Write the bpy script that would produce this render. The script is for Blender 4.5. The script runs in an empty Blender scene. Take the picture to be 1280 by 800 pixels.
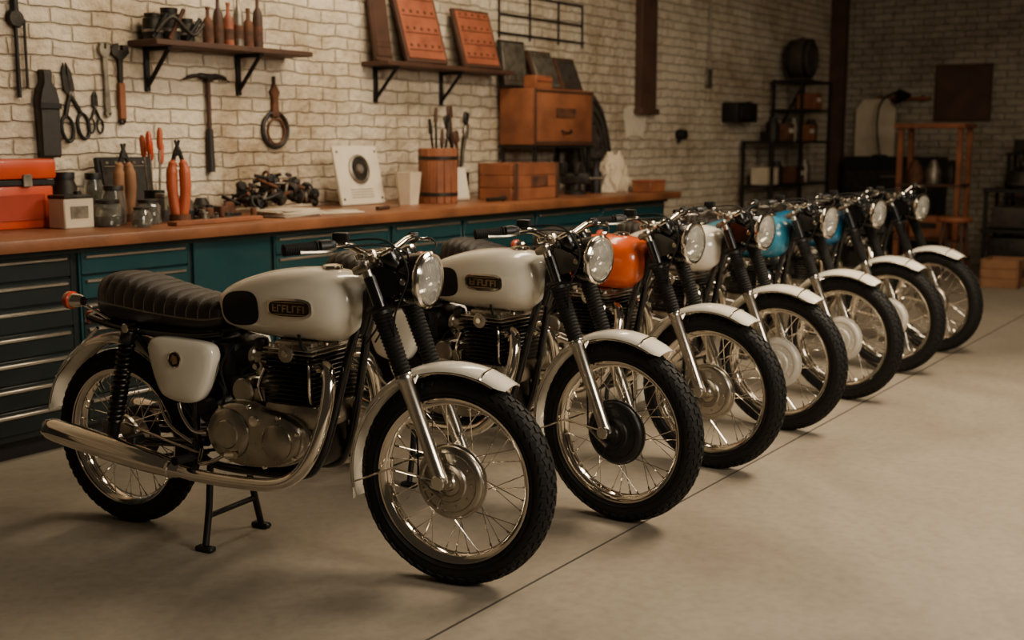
import bpy, bmesh, math, random
from mathutils import Vector, Matrix, noise
random.seed(7)
sin,cos,pi,rad=math.sin,math.cos,math.pi,math.radians
COL=bpy.context.scene.collection

# ---------------------------------------------------------------- materials
MATS={}
def newmat(name):
    m=bpy.data.materials.new(name); m.use_nodes=True
    nt=m.node_tree; b=nt.nodes['Principled BSDF']
    MATS[name]=m
    return m,nt,b
def mat(name,col,rough=.5,metal=0.,var=.12,scale=12.,bump=0.,bscale=60.,coat=0.,rvar=.1,spec=None,col2=None):
    m,nt,b=newmat(name); N=nt.nodes; L=nt.links
    tc=N.new('ShaderNodeTexCoord')
    nz=N.new('ShaderNodeTexNoise'); nz.inputs['Scale'].default_value=scale; nz.inputs['Detail'].default_value=6
    L.new(tc.outputs['Object'],nz.inputs['Vector'])
    rp=N.new('ShaderNodeValToRGB'); e=rp.color_ramp.elements
    c2=col2 if col2 else tuple(c*(1-var*2) for c in col)
    e[0].position=.3; e[0].color=(*c2,1); e[1].position=.65; e[1].color=(*col,1)
    L.new(nz.outputs['Fac'],rp.inputs['Fac']); L.new(rp.outputs['Color'],b.inputs['Base Color'])
    mr=N.new('ShaderNodeMapRange'); mr.inputs['To Min'].default_value=max(0,rough-rvar*rough); mr.inputs['To Max'].default_value=min(1,rough+rvar*rough*2)
    L.new(nz.outputs['Fac'],mr.inputs['Value']); L.new(mr.outputs['Result'],b.inputs['Roughness'])
    b.inputs['Metallic'].default_value=metal
    b.inputs['Coat Weight'].default_value=coat; b.inputs['Coat Roughness'].default_value=.06
    if spec is not None: b.inputs['Specular IOR Level'].default_value=spec
    if bump>0:
        n2=N.new('ShaderNodeTexNoise'); n2.inputs['Scale'].default_value=bscale; n2.inputs['Detail'].default_value=4
        L.new(tc.outputs['Object'],n2.inputs['Vector'])
        bp=N.new('ShaderNodeBump'); bp.inputs['Strength'].default_value=bump; bp.inputs['Distance'].default_value=.01
        L.new(n2.outputs['Fac'],bp.inputs['Height']); L.new(bp.outputs['Normal'],b.inputs['Normal'])
    return m
mat('paint_white',(.94,.875,.74),.20,0,.02,3,coat=1.0)
mat('paint_orange',(.80,.11,.006),.25,0,.06,3,coat=.7)
mat('paint_blue',(.004,.14,.30),.25,0,.06,3,coat=.6)
mat('paint_lightblue',(.030,.24,.38),.25,0,.05,3,coat=.6)
mat('chrome',(.84,.78,.69),.09,1,.05,8)
mat('alu',(.50,.455,.385),.27,1,.14,14,bump=.08,bscale=90)
mat('alu_dark',(.065,.06,.055),.36,1,.2,20,bump=.15)
mat('fork_silver',(.68,.63,.55),.22,1,.06,10)
mat('black_gloss',(.007,.007,.007),.2,0,.1,8,coat=.3)
mat('black_metal',(.010,.010,.010),.42,.2,.2,20)
mat('rubber',(.0075,.007,.0065),.62,0,.2,30,bump=.1,bscale=150,spec=.3)
mat('leather',(.016,.011,.008),.36,0,.2,20,bump=.35,bscale=220)
mat('piping',(.11,.085,.06),.4,0,.1,20)
mat('lamp_amber',(.60,.05,.008),.2,0,.05,10,coat=.8)
mat('badge_dark',(.03,.022,.015),.3,.3,.1,40)
mat('brass',(.60,.42,.25),.28,1,.15,30)
mat('drum_white',(.66,.62,.54),.35,.2,.05,10)
m=mat('lens',(.75,.74,.68),.06,0,.02,10,coat=1.0)
m.node_tree.nodes['Principled BSDF'].inputs['Transmission Weight'].default_value=.75
mat('reflector',(.85,.83,.78),.14,1,.02,8)
mat('wood_top',(.29,.108,.040),.38,0,.2,3,bump=.15,col2=(.12,.042,.017))
mat('wood_box',(.30,.10,.035),.6,0,.2,5,bump=.2,col2=(.16,.05,.02))
mat('wood_dark',(.075,.030,.014),.6,0,.2,7,bump=.2)
mat('wood_pale',(.34,.16,.07),.6,0,.15,7,bump=.1)
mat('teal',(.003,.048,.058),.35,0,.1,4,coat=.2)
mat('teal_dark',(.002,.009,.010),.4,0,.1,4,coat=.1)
mat('steel_strip',(.66,.60,.51),.32,1,.08,10)
mat('red_box',(.58,.060,.012),.35,0,.1,6,coat=.3)
mat('red_dark',(.36,.035,.010),.4,0,.1,6,coat=.2)
mat('copper_print',(.36,.10,.042),.55,0,.2,9,col2=(.20,.05,.02))
mat('orange_handle',(.50,.10,.03),.4,0,.1,9)
mat('iron',(.04,.034,.028),.5,.6,.3,20,bump=.2)
mat('iron_black',(.010,.009,.009),.5,.3,.2,20)
mat('rusty',(.17,.065,.03),.7,.3,.3,15,bump=.3,col2=(.05,.025,.015))
mat('steel_old',(.33,.29,.23),.42,.8,.3,14,bump=.1)
mat('cream',(.66,.55,.40),.6,0,.1,6)
mat('paper',(.72,.64,.50),.8,0,.08,6)
mat('pipe_brown',(.09,.042,.025),.6,.1,.2,5)
mat('cloth_dark',(.045,.036,.03),.9,0,.3,12,bump=.5,bscale=40)
mat('cask',(.05,.038,.028),.7,0,.3,12,bump=.4)
g=mat('glass_jar',(.72,.72,.65),.06,0,.03,10)
g.node_tree.nodes['Principled BSDF'].inputs['Transmission Weight'].default_value=.92

def brickmat(name,axis,c1,c2,cm):
    m,nt,b=newmat(name); N=nt.nodes; L=nt.links
    tc=N.new('ShaderNodeTexCoord'); sp=N.new('ShaderNodeSeparateXYZ'); cb=N.new('ShaderNodeCombineXYZ')
    L.new(tc.outputs['Object'],sp.inputs[0]); L.new(sp.outputs[axis],cb.inputs['X']); L.new(sp.outputs['Z'],cb.inputs['Y'])
    nw=N.new('ShaderNodeTexNoise'); nw.inputs['Scale'].default_value=7; nw.inputs['Detail'].default_value=6
    L.new(tc.outputs['Object'],nw.inputs['Vector'])
    mx=N.new('ShaderNodeVectorMath'); mx.operation='MULTIPLY_ADD'; mx.inputs[1].default_value=(.045,.045,.0)
    L.new(nw.outputs['Color'],mx.inputs[0]); L.new(cb.outputs[0],mx.inputs[2])
    br=N.new('ShaderNodeTexBrick'); L.new(mx.outputs[0],br.inputs['Vector'])
    br.inputs['Scale'].default_value=1; br.inputs['Brick Width'].default_value=.26; br.inputs['Row Height'].default_value=.086
    br.inputs['Mortar Size'].default_value=.009; br.inputs['Mortar Smooth'].default_value=1.0
    br.inputs['Color1'].default_value=(*c1,1); br.inputs['Color2'].default_value=(*c2,1); br.inputs['Mortar'].default_value=(*cm,1)
    n=N.new('ShaderNodeTexNoise'); n.inputs['Scale'].default_value=1.3; n.inputs['Detail'].default_value=10; n.inputs['Roughness'].default_value=.76
    L.new(tc.outputs['Object'],n.inputs['Vector'])
    rp=N.new('ShaderNodeValToRGB'); e=rp.color_ramp.elements; e[0].position=.34; e[0].color=(.50,.42,.33,1); e[1].position=.56; e[1].color=(1,1,1,1)
    L.new(n.outputs['Fac'],rp.inputs['Fac'])
    mu=N.new('ShaderNodeMix'); mu.data_type='RGBA'; mu.blend_type='MULTIPLY'; mu.inputs[0].default_value=1
    L.new(br.outputs['Color'],mu.inputs[6]); L.new(rp.outputs['Color'],mu.inputs[7]); L.new(mu.outputs[2],b.inputs['Base Color'])
    b.inputs['Roughness'].default_value=.6
    n3=N.new('ShaderNodeTexNoise'); n3.inputs['Scale'].default_value=16; n3.inputs['Detail'].default_value=8
    L.new(tc.outputs['Object'],n3.inputs['Vector'])
    ma=N.new('ShaderNodeMath'); ma.operation='MULTIPLY_ADD'; ma.inputs[1].default_value=-1.0
    L.new(br.outputs['Fac'],ma.inputs[0]); 
    m2=N.new('ShaderNodeMath'); m2.operation='MULTIPLY'; m2.inputs[1].default_value=1.8; L.new(n3.outputs['Fac'],m2.inputs[0]); L.new(m2.outputs[0],ma.inputs[2])
    bp=N.new('ShaderNodeBump'); bp.inputs['Strength'].default_value=.9; bp.inputs['Distance'].default_value=.018
    L.new(ma.outputs[0],bp.inputs['Height']); L.new(bp.outputs['Normal'],b.inputs['Normal'])
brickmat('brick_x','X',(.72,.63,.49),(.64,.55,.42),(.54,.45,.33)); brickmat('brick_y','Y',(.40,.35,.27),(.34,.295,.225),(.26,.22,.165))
m,nt,b=newmat('concrete'); N=nt.nodes; L=nt.links
tc=N.new('ShaderNodeTexCoord')
n=N.new('ShaderNodeTexNoise'); n.inputs['Scale'].default_value=.8; n.inputs['Detail'].default_value=12; n.inputs['Roughness'].default_value=.64; n.inputs['Distortion'].default_value=.8
L.new(tc.outputs['Object'],n.inputs['Vector'])
rp=N.new('ShaderNodeValToRGB'); e=rp.color_ramp.elements; e[0].position=.32; e[0].color=(.235,.197,.148,1); e[1].position=.66; e[1].color=(.345,.298,.232,1)
L.new(n.outputs['Fac'],rp.inputs['Fac'])
n2=N.new('ShaderNodeTexNoise'); n2.inputs['Scale'].default_value=24; n2.inputs['Detail'].default_value=9
L.new(tc.outputs['Object'],n2.inputs['Vector'])
r2=N.new('ShaderNodeValToRGB'); e=r2.color_ramp.elements; e[0].position=.28; e[0].color=(.86,.85,.84,1); e[1].position=.58; e[1].color=(1,1,1,1)
L.new(n2.outputs['Fac'],r2.inputs['Fac'])
mu=N.new('ShaderNodeMix'); mu.data_type='RGBA'; mu.blend_type='MULTIPLY'; mu.inputs[0].default_value=1
L.new(rp.outputs['Color'],mu.inputs[6]); L.new(r2.outputs['Color'],mu.inputs[7]); L.new(mu.outputs[2],b.inputs['Base Color'])
mr=N.new('ShaderNodeMapRange'); mr.inputs['To Min'].default_value=.42; mr.inputs['To Max'].default_value=.72; L.new(n.outputs['Fac'],mr.inputs['Value']); L.new(mr.outputs['Result'],b.inputs['Roughness'])
bp=N.new('ShaderNodeBump'); bp.inputs['Strength'].default_value=.14; bp.inputs['Distance'].default_value=.01; L.new(n2.outputs['Fac'],bp.inputs['Height']); L.new(bp.outputs['Normal'],b.inputs['Normal'])
mat('joint',(.06,.05,.04),.8,0,.1,10)

# ---------------------------------------------------------------- mesh builder
def cr(pts,k=6):
    pts=[Vector(p) for p in pts]; out=[]
    n=len(pts)
    for i in range(n-1):
        p0=pts[max(i-1,0)];p1=pts[i];p2=pts[i+1];p3=pts[min(i+2,n-1)]
        for j in range(k):
            t=j/k
            out.append(.5*((2*p1)+(p2-p0)*t+(2*p0-5*p1+4*p2-p3)*t*t+(3*p1-p0-3*p2+p3)*t**3))
    out.append(pts[-1]); return out
def frame(d):
    d=Vector(d).normalized(); a=Vector((0,0,1)) if abs(d.z)<.9 else Vector((1,0,0))
    u=d.cross(a).normalized(); return u,d.cross(u).normalized(),d
class MB:
    def __init__(s): s.v=[];s.f=[];s.m=[];s.off=Vector((0,0,0))
    def add(s,vs,fs,m,T=None):
        b=len(s.v)
        s.v+=[tuple((T@Vector(v) if T else Vector(v))+s.off) for v in vs]
        for q in fs: s.f.append([i+b for i in q]); s.m.append(m)
    def rings(s,rs,m,cap=True,closed=True,loop=False):
        n=len(rs[0]); vs=[p for r in rs for p in r]; fs=[]
        K=len(rs)
        for i in range(K if loop else K-1):
            i2=(i+1)%K
            for j in range(n if closed else n-1):
                j2=(j+1)%n
                fs.append([i*n+j,i*n+j2,i2*n+j2,i2*n+j])
        if cap and not loop: fs.append(list(range(n))[::-1]); fs.append([(K-1)*n+j for j in range(n)])
        s.add(vs,fs,m)
    def tube(s,pts,r,m,n=10,cap=True,loop=False):
        pts=[Vector(p) for p in pts]; K=len(pts)
        if not hasattr(r,'__len__'): r=[r]*K
        rs=[]; u=None
        for i in range(K):
            if loop: d=(pts[(i+1)%K]-pts[i-1]).normalized()
            else: d=(pts[min(i+1,K-1)]-pts[max(i-1,0)]).normalized()
            if u is None: u,_,_=frame(d)
            u=(u-d*u.dot(d)).normalized(); w=d.cross(u)
            rs.append([pts[i]+(u*cos(2*pi*j/n)+w*sin(2*pi*j/n))*r[i] for j in range(n)])
        s.rings(rs,m,cap,True,loop)
    def lathe(s,prof,m,c=(0,0,0),ax=(0,0,1),n=28,loop=False):
        u,w,d=frame(ax); c=Vector(c)
        rs=[[c+d*h+(u*cos(2*pi*j/n)+w*sin(2*pi*j/n))*max(r,1e-6) for j in range(n)] for r,h in prof]
        s.rings(rs,m,False,True,loop)
    def cyl(s,c,r,h,m,ax=(0,0,1),n=20,bev=None):
        b=bev if bev is not None else min(r,h)*.12
        s.lathe([(0,0),(r-b,0),(r,b),(r,h-b),(r-b,h),(0,h)],m,c,ax,n)
    def box(s,c,size,m,T=None,bev=.003,seg=1):
        bm=bmesh.new(); bmesh.ops.create_cube(bm,size=1)
        bmesh.ops.scale(bm,vec=size,verts=bm.verts)
        if bev>0: bmesh.ops.bevel(bm,geom=list(bm.edges),offset=min(bev,min(size)*.45),segments=seg,profile=.5,affect='EDGES')
        bm.verts.index_update()
        M=Matrix.Translation(Vector(c))
        if T is not None: M=M@T
        s.add([v.co for v in bm.verts],[[v.index for v in q.verts] for q in bm.faces],m,M); bm.free()
    def prism(s,poly,th,m,T,inset=0):
        n=len(poly); h=th/2
        if inset:
            cx=sum(p[0] for p in poly)/n; cy=sum(p[1] for p in poly)/n
            def sh(q): 
                d=Vector((q[0]-cx,q[1]-cy)); l=d.length; d=d*(max(l-inset,0)/l) if l>0 else d; return (cx+d.x,cy+d.y)
            inn=[sh(q) for q in poly]
            rs=[[Vector((*p,-h)) for p in inn],[Vector((*p,-h+inset)) for p in poly],[Vector((*p,h-inset)) for p in poly],[Vector((*p,h)) for p in inn]]
        else: rs=[[Vector((*p,-h)) for p in poly],[Vector((*p,h)) for p in poly]]
        rs=[[T@p for p in r] for r in rs]; s.rings(rs,m,True)
    def mesh(s,name):
        me=bpy.data.meshes.new(name); me.from_pydata(s.v,[],s.f)
        keys=[]; idx=[]
        for k in s.m:
            if k not in keys: keys.append(k)
            idx.append(keys.index(k))
        for k in keys: me.materials.append(MATS[k])
        me.polygons.foreach_set('material_index',idx)
        bm=bmesh.new(); bm.from_mesh(me); bmesh.ops.remove_doubles(bm,verts=bm.verts,dist=2e-5)
        bmesh.ops.recalc_face_normals(bm,faces=bm.faces); bm.to_mesh(me); bm.free()
        me.polygons.foreach_set('use_smooth',[True]*len(me.polygons))
        me.set_sharp_from_angle(angle=rad(38)); me.update()
        return me
    def obj(s,name,loc=(0,0,0),rot=(0,0,0),parent=None):
        o=bpy.data.objects.new(name,s.mesh(name)); o.location=loc; o.rotation_euler=rot; COL.objects.link(o)
        if parent: o.parent=parent
        return o
def interp(tab,x):
    t=sorted(tab); 
    if x<=t[0][0]: return t[0][1:]
    if x>=t[-1][0]: return t[-1][1:]
    for i in range(len(t)-1):
        if t[i][0]<=x<=t[i+1][0]:
            a=t[max(i-1,0)];b=t[i];c=t[i+1];d=t[min(i+2,len(t)-1)]
            h=c[0]-b[0]; u=(x-b[0])/h; out=[]
            for k in range(1,len(b)):
                m1=(c[k]-a[k])/(c[0]-a[0])*h; m2=(d[k]-b[k])/(d[0]-b[0])*h
                if i==0: m1=c[k]-b[k]
                if i==len(t)-2: m2=c[k]-b[k]
                out.append((2*u**3-3*u*u+1)*b[k]+(u**3-2*u*u+u)*m1+(-2*u**3+3*u*u)*c[k]+(u**3-u*u)*m2)
            return out
def sup(t,e):
    c,s_=cos(t),sin(t)
    return math.copysign(abs(c)**(2/e),c),math.copysign(abs(s_)**(2/e),s_)

# ---------------------------------------------------------------- motorcycle
R1=.345; R2=.33; WB=1.41
def wheel(cx,R,front):
    b=MB(); c=(cx,0,R)
    k=R/.33
    prof=[]
    for i in range(25):
        a=rad(-150+300*i/24)
        prof.append(((.289+.038*cos(a))*k,.047*sin(a)))
    b.lathe(prof,'rubber',c,(0,1,0),72)
    for row,(ang) in enumerate((-58,-32,-10,10,32,58)):
        nb=52
        for i in range(nb):
            ph=2*pi*(i+(.5 if row%2 else 0))/nb
            a=rad(ang); r=(.289+.038*cos(a))*k; y=.047*sin(a)
            T=Matrix.Rotation(-ph,4,'Y')@Matrix.Translation((r,y,0))@Matrix.Rotation(a,4,'Z')@Matrix.Rotation(rad(12 if row%2 else -12),4,'X')
            x0,x1=-.004,.0034
            w=.0085 if abs(ang)<50 else .010; l=.0135
            vs=[Vector((x0,-w,-l)),Vector((x0,w,-l)),Vector((x0,w,l)),Vector((x0,-w,l)),Vector((x1,-w*.85,-l*.85)),Vector((x1,w*.85,-l*.85)),Vector((x1,w*.85,l*.85)),Vector((x1,-w*.85,l*.85))]
            b.add(vs,[[0,1,5,4],[1,2,6,5],[2,3,7,6],[3,0,4,7],[4,5,6,7]],'rubber',Matrix.Translation(c)@T)
    for sg in (-1,1):
        b.lathe([((.268)*k,sg*.0425),(.270*k,sg*.0455),(.273*k,sg*.0455),(.275*k,sg*.0455)],'rubber',c,(0,1,0),72)
    rim=[(.258,-.036),(.263,-.037),(.266,-.033),(.256,-.029),(.246,-.025),(.240,-.016),(.238,0),(.240,.016),(.246,.025),(.256,.029),(.266,.033),(.263,.037),(.258,.036)]
    b.lathe([((r-.004)*k,h) for r,h in rim],'chrome',c,(0,1,0),72)
    n=36
    for i in range(n):
        side=-1 if i%2 else 1; pr=1 if (i//2)%2 else -1
        rh=(.108 if (side<0 and front) else .062); yh=side*(.034)
        a=2*pi*i/n; ah=a+pr*rad(34 if rh<.1 else 22)
        p0=Vector((cx+rh*cos(ah),yh,R+rh*sin(ah))); p1=Vector((cx+.236*k*cos(a),side*.006,R+.236*k*sin(a)))
        b.tube([p0,p1],.0017,'chrome',5,False)
        b.tube([p1+(p0-p1)*.075,p1],.0034,'chrome',6,False)
    b.tube([(cx+.236*k*cos(2.2),0,R+.236*k*sin(2.2)),(cx+.20*k*cos(2.2),0,R+.20*k*sin(2.2))],.004,'black_metal',6)
    w=b.mesh('front_wheel' if front else 'rear_wheel')
    h=MB()
    if front:
        h.lathe([(0,-.070),(.012,-.070),(.016,-.066),(.022,-.066),(.026,-.060),(.040,-.057),(.044,-.061),(.060,-.0615),(.064,-.057),(.094,-.052),(.098,-.056),(.108,-.054),(.114,-.050),(.118,-.044),(.118,-.036),(.124,-.034),(.124,-.026),(.114,-.022),(.06,-.01),(.04,.0),(.036,.02),(.062,.030),(.066,.036),(.062,.042),(.03,.048),(.02,.055),(0,.055)],'HUB',c,(0,1,0),48)
        for i in range(10):
            a=2*pi*i/10
            h.cyl((cx+.079*cos(a),-.0535,R+.079*sin(a)),.0045,.006,'HUB',(0,-1,0),8)
        for i in range(3):
            a=rad(200+i*22)
            h.tube([(cx+.055*cos(a),-.060,R+.055*sin(a)),(cx+.1*cos(a),-.056,R+.1*sin(a))],.004,'HUB',6)
        h.tube([(cx-.02,-.066,R-.05),(cx-.06,-.07,R-.02),(cx-.11,-.072,R+.02)],[.008,.006,.005],'alu',8)
        h.cyl((cx,-.060,R),.011,.05,'chrome',(0,-1,0),6)
        h.cyl((cx,.055,R),.011,.05,'chrome',(0,1,0),6)
    else:
        h.lathe([(0,-.07),(.02,-.07),(.024,-.06),(.05,-.056),(.085,-.05),(.09,-.044),(.09,-.03),(.05,-.02),(.04,.0),(.06,.03),(.065,.038),(.05,.045),(.0,.05)],'HUB',c,(0,1,0),40)
        h.lathe([(0,.05),(.1,.052),(.104,.056),(.1,.06),(0,.062)],'alu_dark',c,(0,1,0),40)
        h.cyl((cx,-.07,R),.011,.075,'chrome',(0,-1,0),6); h.cyl((cx,.05,R),.011,.09,'chrome',(0,1,0),6)
    return w,h.mesh('wheel_hub')
def fender(cx,cz,R,a0,a1,hw,name,bead='fork_silver'):
    b=MB(); rs=[]; N=44
    def pt(a,ph,off):
        y=(hw+off)*sin(ph); r=R-.030+(.030+off)*cos(ph)
        return Vector((cx+r*cos(a),y,cz+r*sin(a)))
    for i in range(N+1):
        a=rad(a0+(a1-a0)*i/N)
        sc=1
        e=min(i,N-i)
        if e<3: sc=(.72,.88,.96)[e]
        ph=[rad(-88+176*j/14)*sc for j in range(15)]
        rs.append([pt(a,p,0) for p in ph]+[pt(a,p,-.004) for p in ph[::-1]])
    b.rings(rs,'FENDER',True)
    for sg in (-1,1):
        b.tube([pt(rad(a0+(a1-a0)*i/N),sg*rad(88),0) for i in range(2,N-1)],.0038,bead,6)
    return b,pt
TANK=[(-.972,.8,.8,.006),(-.968,.835,.765,.04),(-.95,.862,.738,.066),(-.90,.892,.722,.088),(-.82,.922,.708,.108),(-.72,.948,.700,.124),(-.60,.962,.698,.134),(-.50,.962,.700,.134),(-.43,.950,.708,.124),(-.39,.928,.728,.104),(-.365,.895,.760,.070),(-.355,.83,.825,.008)]
TANK=[(-.320+(x+.355)*.97,1.007+(zt-.962)*.93,1.007+(zb-.962)*.93,hw) for x,zt,zb,hw in TANK]
TX0,TX1=TANK[0][0],TANK[-1][0]
def tank_side(x,z,off=0):
    zt,zb,hw=interp(TANK,x); zc=(zt+zb)/2; hh=(zt-zb)/2; q=min(abs((z-zc)/hh),.985)
    e=2.5
    return -(hw*(1-q**e)**(1/e)+off)
def patch(b,cx,cz,rx,rz,e,off,m,sg=1,tilt=0,nr=6,na=40,dome=0):
    rs=[]
    for i in range(nr+1):
        s=1-i/nr; r=[]
        for j in range(na):
            c_,s_=sup(2*pi*j/na,e); dx,dz=c_*rx*s,s_*rz*s
            x=cx+dx*cos(tilt)-dz*sin(tilt); z=cz+dx*sin(tilt)+dz*cos(tilt)
            r.append(Vector((x,sg*tank_side(x,z,off+dome*(1-s*s)),z)))
        rs.append(r)
    edge=[Vector((p.x,p.y+sg*(off+.003),p.z)) for p in rs[0]]
    b.rings([edge]+rs,m,False)
def build_bike_parts():
    P=[]
    AX=.010
    w,h=wheel(AX,R1,True); P.append(('front_wheel',w,1)); P.append(('front_hub',h,1))
    w,h=wheel(-WB,R2,False); P.append(('rear_wheel',w,0)); P.append(('rear_hub',h,0))
    b,pt=fender(AX,R1,.385,58,195,.062,'ff')
    for sg in (-1,1):
        b.tube([pt(rad(186),sg*rad(88),0),Vector((-.19,sg*.075,R1+.03)),Vector((AX,sg*.092,R1+.01))],.0035,'chrome',6)
        b.tube([pt(rad(72),sg*rad(80),.003),pt(rad(72),sg*rad(40),.004),pt(rad(72),0,.004)],.004,'chrome',6)
        b.tube([pt(rad(108),sg*rad(85),.0),Vector((-.11,sg*.09,R1+.29))],.007,'fork_silver',8)
    P.append(('front_fender',b.mesh('front_fender'),1))
    b,pt=fender(-WB,R2+.02,.375,50,172,.068,'rf')
    b.tube(cr([pt(rad(145),-rad(88),0),(-1.56,-.085,.66),(-1.44,-.10,.75)],4),.006,'chrome',8)
    P.append(('rear_fender',b.mesh('rear_fender'),0))
    # fork
    b=MB(); top=Vector((-.265,0,1.02)); bot=Vector((AX,0,R1+.005)); d=(bot-top).normalized(); Lf=(bot-top).length
    for sg in (-1,1):
        o=Vector((0,sg*.098,0)); q=lambda t:top+d*(t*Lf)+o
        b.tube([q(-.03),q(.22)],.0185,'fork_silver',16)
        n=17; pts=[];rr=[]
        for i in range(n*4+1):
            t=.205+(.50-.205)*i/(n*4); ph=i/4*2*pi
            base=.0315-.004*(i/(n*4)); pts.append(q(t)); rr.append(base+.0022*cos(ph))
        b.tube(pts,rr,'rubber',20)
        b.tube([q(.195),q(.2),q(.215),q(.22)],[.03,.034,.034,.03],'black_metal',20)
        b.tube([q(.49),q(.50),q(.515),q(.53),q(.95),q(.97),q(1.0),q(1.01)],[.027,.029,.029,.0250,.023,.026,.025,.012],'fork_silver',20)
        b.cyl(q(.985)+Vector((0,sg*-.03,-.0)),.024,.06,'fork_silver',(0,sg,0),18)
        b.cyl(q(-.045),.022,.02,'chrome',-d,16)
    Td=Matrix.Rotation(math.atan2(-d.x,-d.z),4,'Y')
    for t,m,sx in ((-.0,'alu',.06),(.19,'black_gloss',.062)):
        c=top+d*(t*Lf)-Vector((.012,0,0)); b.box(c,(sx,.245,.028),m,Td,.010,2)
    b.tube([top+d*(-.03*Lf)+Vector((-.03,0,0)),top+d*(.22*Lf)+Vector((-.03,0,0))],.024,'black_gloss',16)
    P.append(('front_fork',b.mesh('front_fork'),1))
    # headlight
    b=MB(); b.off=Vector((.005,0,.03)); hc=Vector((-.10,0,.955)); ax=Vector((1,0,-.04))
    b.lathe([(0,-.125),(.03,-.122),(.06,-.108),(.078,-.080),(.085,-.04),(.087,-.002)],'black_gloss',hc,ax,40)
    b.lathe([(.084,-.012),(.090,-.010),(.0935,-.002),(.092,.008),(.085,.013),(.079,.012),(.077,.006)],'chrome',hc,ax,40)
    b.lathe([(.082,.004),(.07,-.02),(.045,-.045),(.02,-.055),(0,-.056)],'reflector',hc,ax,40)
    b.lathe([(0,-.05),(.012,-.048),(.012,-.02),(0,-.012)],'chrome',hc,ax,12)
    b.lathe([(.080,.008),(.07,.017),(.05,.024),(.025,.028),(0,.029)],'lens',hc,ax,40)
    for k in range(-6,7):
        y=k*.0115; zz=math.sqrt(max(.074**2-y*y,0))
        pts=[]
        for j in range(9):
            z=-zz+2*zz*j/8; r=math.hypot(y,z); pts.append(hc+Vector((.0285-.019*(r/.08)**2-z*(-.04),y,z)))
        b.tube(pts,.0016,'lens',5)
    for sg in (-1,1):
        b.prism([(-.235,.89),(-.235,1.0),(-.205,1.0),(-.14,.975),(-.115,.955),(-.125,.93),(-.17,.91)],.006,'black_gloss',Matrix(((1,0,0,0),(0,0,1,sg*.098),(0,1,0,0),(0,0,0,1))))
        b.cyl((-.135,sg*.085,.955),.011,.02,'chrome',(0,sg,0),8)
        b.tube([(-.216,sg*.098,.87),(-.255,sg*.098,.965)],.023,'black_gloss',16)
    P.append(('headlight',b.mesh('headlight'),1))
    b=MB(); b.off=Vector((.06,0,.02))
    for sg in (-1,1):
        c=Vector((-.265,sg*.052,1.035)); a=Vector((-.5,0,.86)).normalized()
        b.lathe([(0,-.05),(.02,-.048),(.034,-.03),(.038,0),(.040,.016)],'black_gloss',c,a,28)
        b.lathe([(.039,.008),(.0425,.012),(.0425,.020),(.038,.023),(.036,.020)],'chrome',c,a,28)
        b.lathe([(.037,.018),(0,.018)],'badge_dark',c,a,28)
        b.lathe([(.037,.020),(.02,.023),(0,.024)],'lens',c,a,28)
    b.box((-.285,0,1.01),(.05,.12,.012),'black_gloss',Td,.003)
    P.append(('gauges',b.mesh('gauges'),1))
    # handlebar
    b=MB(); b.off=Vector((.07,0,.015))
    half=[(-.345,0,1.048),(-.345,.07,1.050),(-.345,.12,1.064),(-.345,.18,1.084),(-.355,.24,1.088),(-.38,.285,1.085),(-.43,.37,1.079)]
    allp=[(x,-y,z) for x,y,z in half[::-1]]+half[1:]
    b.tube(cr(allp,5),.0115,'chrome',14)
    for y in (-.045,.045): b.box((-.345,y,1.035),(.04,.028,.055),'alu',Td,.008,2)
    for sg in (-1,1):
        A=Vector((-.388,sg*.298,1.0843)); B=Vector((-.444,sg*.392,1.0775)); dd=(B-A)
        pts=[];rr=[]
        for i in range(41): pts.append(A+dd*i/40); rr.append(.0172+(.0012 if i%2 else -.0005))
        rr[0]=rr[1]=.021; rr[-1]=.013; rr[-2]=.019
        b.tube(pts,rr,'rubber',16)
        g=A-dd.normalized()*.03; b.tube([A-dd.normalized()*.05,A-dd.normalized()*.045,A-dd.normalized()*.01,A-dd.normalized()*.004],[.014,.021,.021,.014],'black_metal',14)
        b.tube(cr([g+Vector((.012,0,-.004)),g+Vector((.045,sg*.01,-.006)),g+Vector((.035,sg*.055,-.012)),g+Vector((-.01,sg*.12,-.012))],5),[.006]*15+[.008],'fork_silver',8)
        b.box(g+Vector((.012,sg*-.012,.004)),(.03,.03,.028),'black_metal',Matrix.Rotation(sg*-.8,4,'Z'),.006,2)
        b.tube(cr([g+Vector((.045,0,-.004)),(-.25,sg*.18,1.09),(-.19,sg*.10,1.065),(-.23,sg*.03,1.0),(-.29,sg*.02,.88),(-.38,sg*.03,.75)],7),.0036,'rubber',6)
    b.box((-.345,-.225,1.112),(.05,.04,.03),'black_metal',Matrix.Rotation(.3,4,'Z'),.006,2)
    b.tube(cr([(-.34,-.22,1.10),(-.22,-.16,1.10),(-.17,-.12,1.0),(-.22,-.12,.85),(-.21,-.09,.68),(-.17,-.072,.5),(-.16,-.074,.34)],7),.0036,'rubber',6)
    P.append(('handlebar',b.mesh('handlebar'),1))
    # frame
    b=MB(); t=lambda pts,r=.014,m='black_gloss':b.tube(cr(pts,5),r,m,12)
    b.tube([(-.345,0,.80),(-.283,0,.975)],.03,'black_gloss',18)
    t([(-.32,0,.92),(-.6,0,.90),(-.90,0,.81),(-.95,0,.75)],.02)
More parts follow.
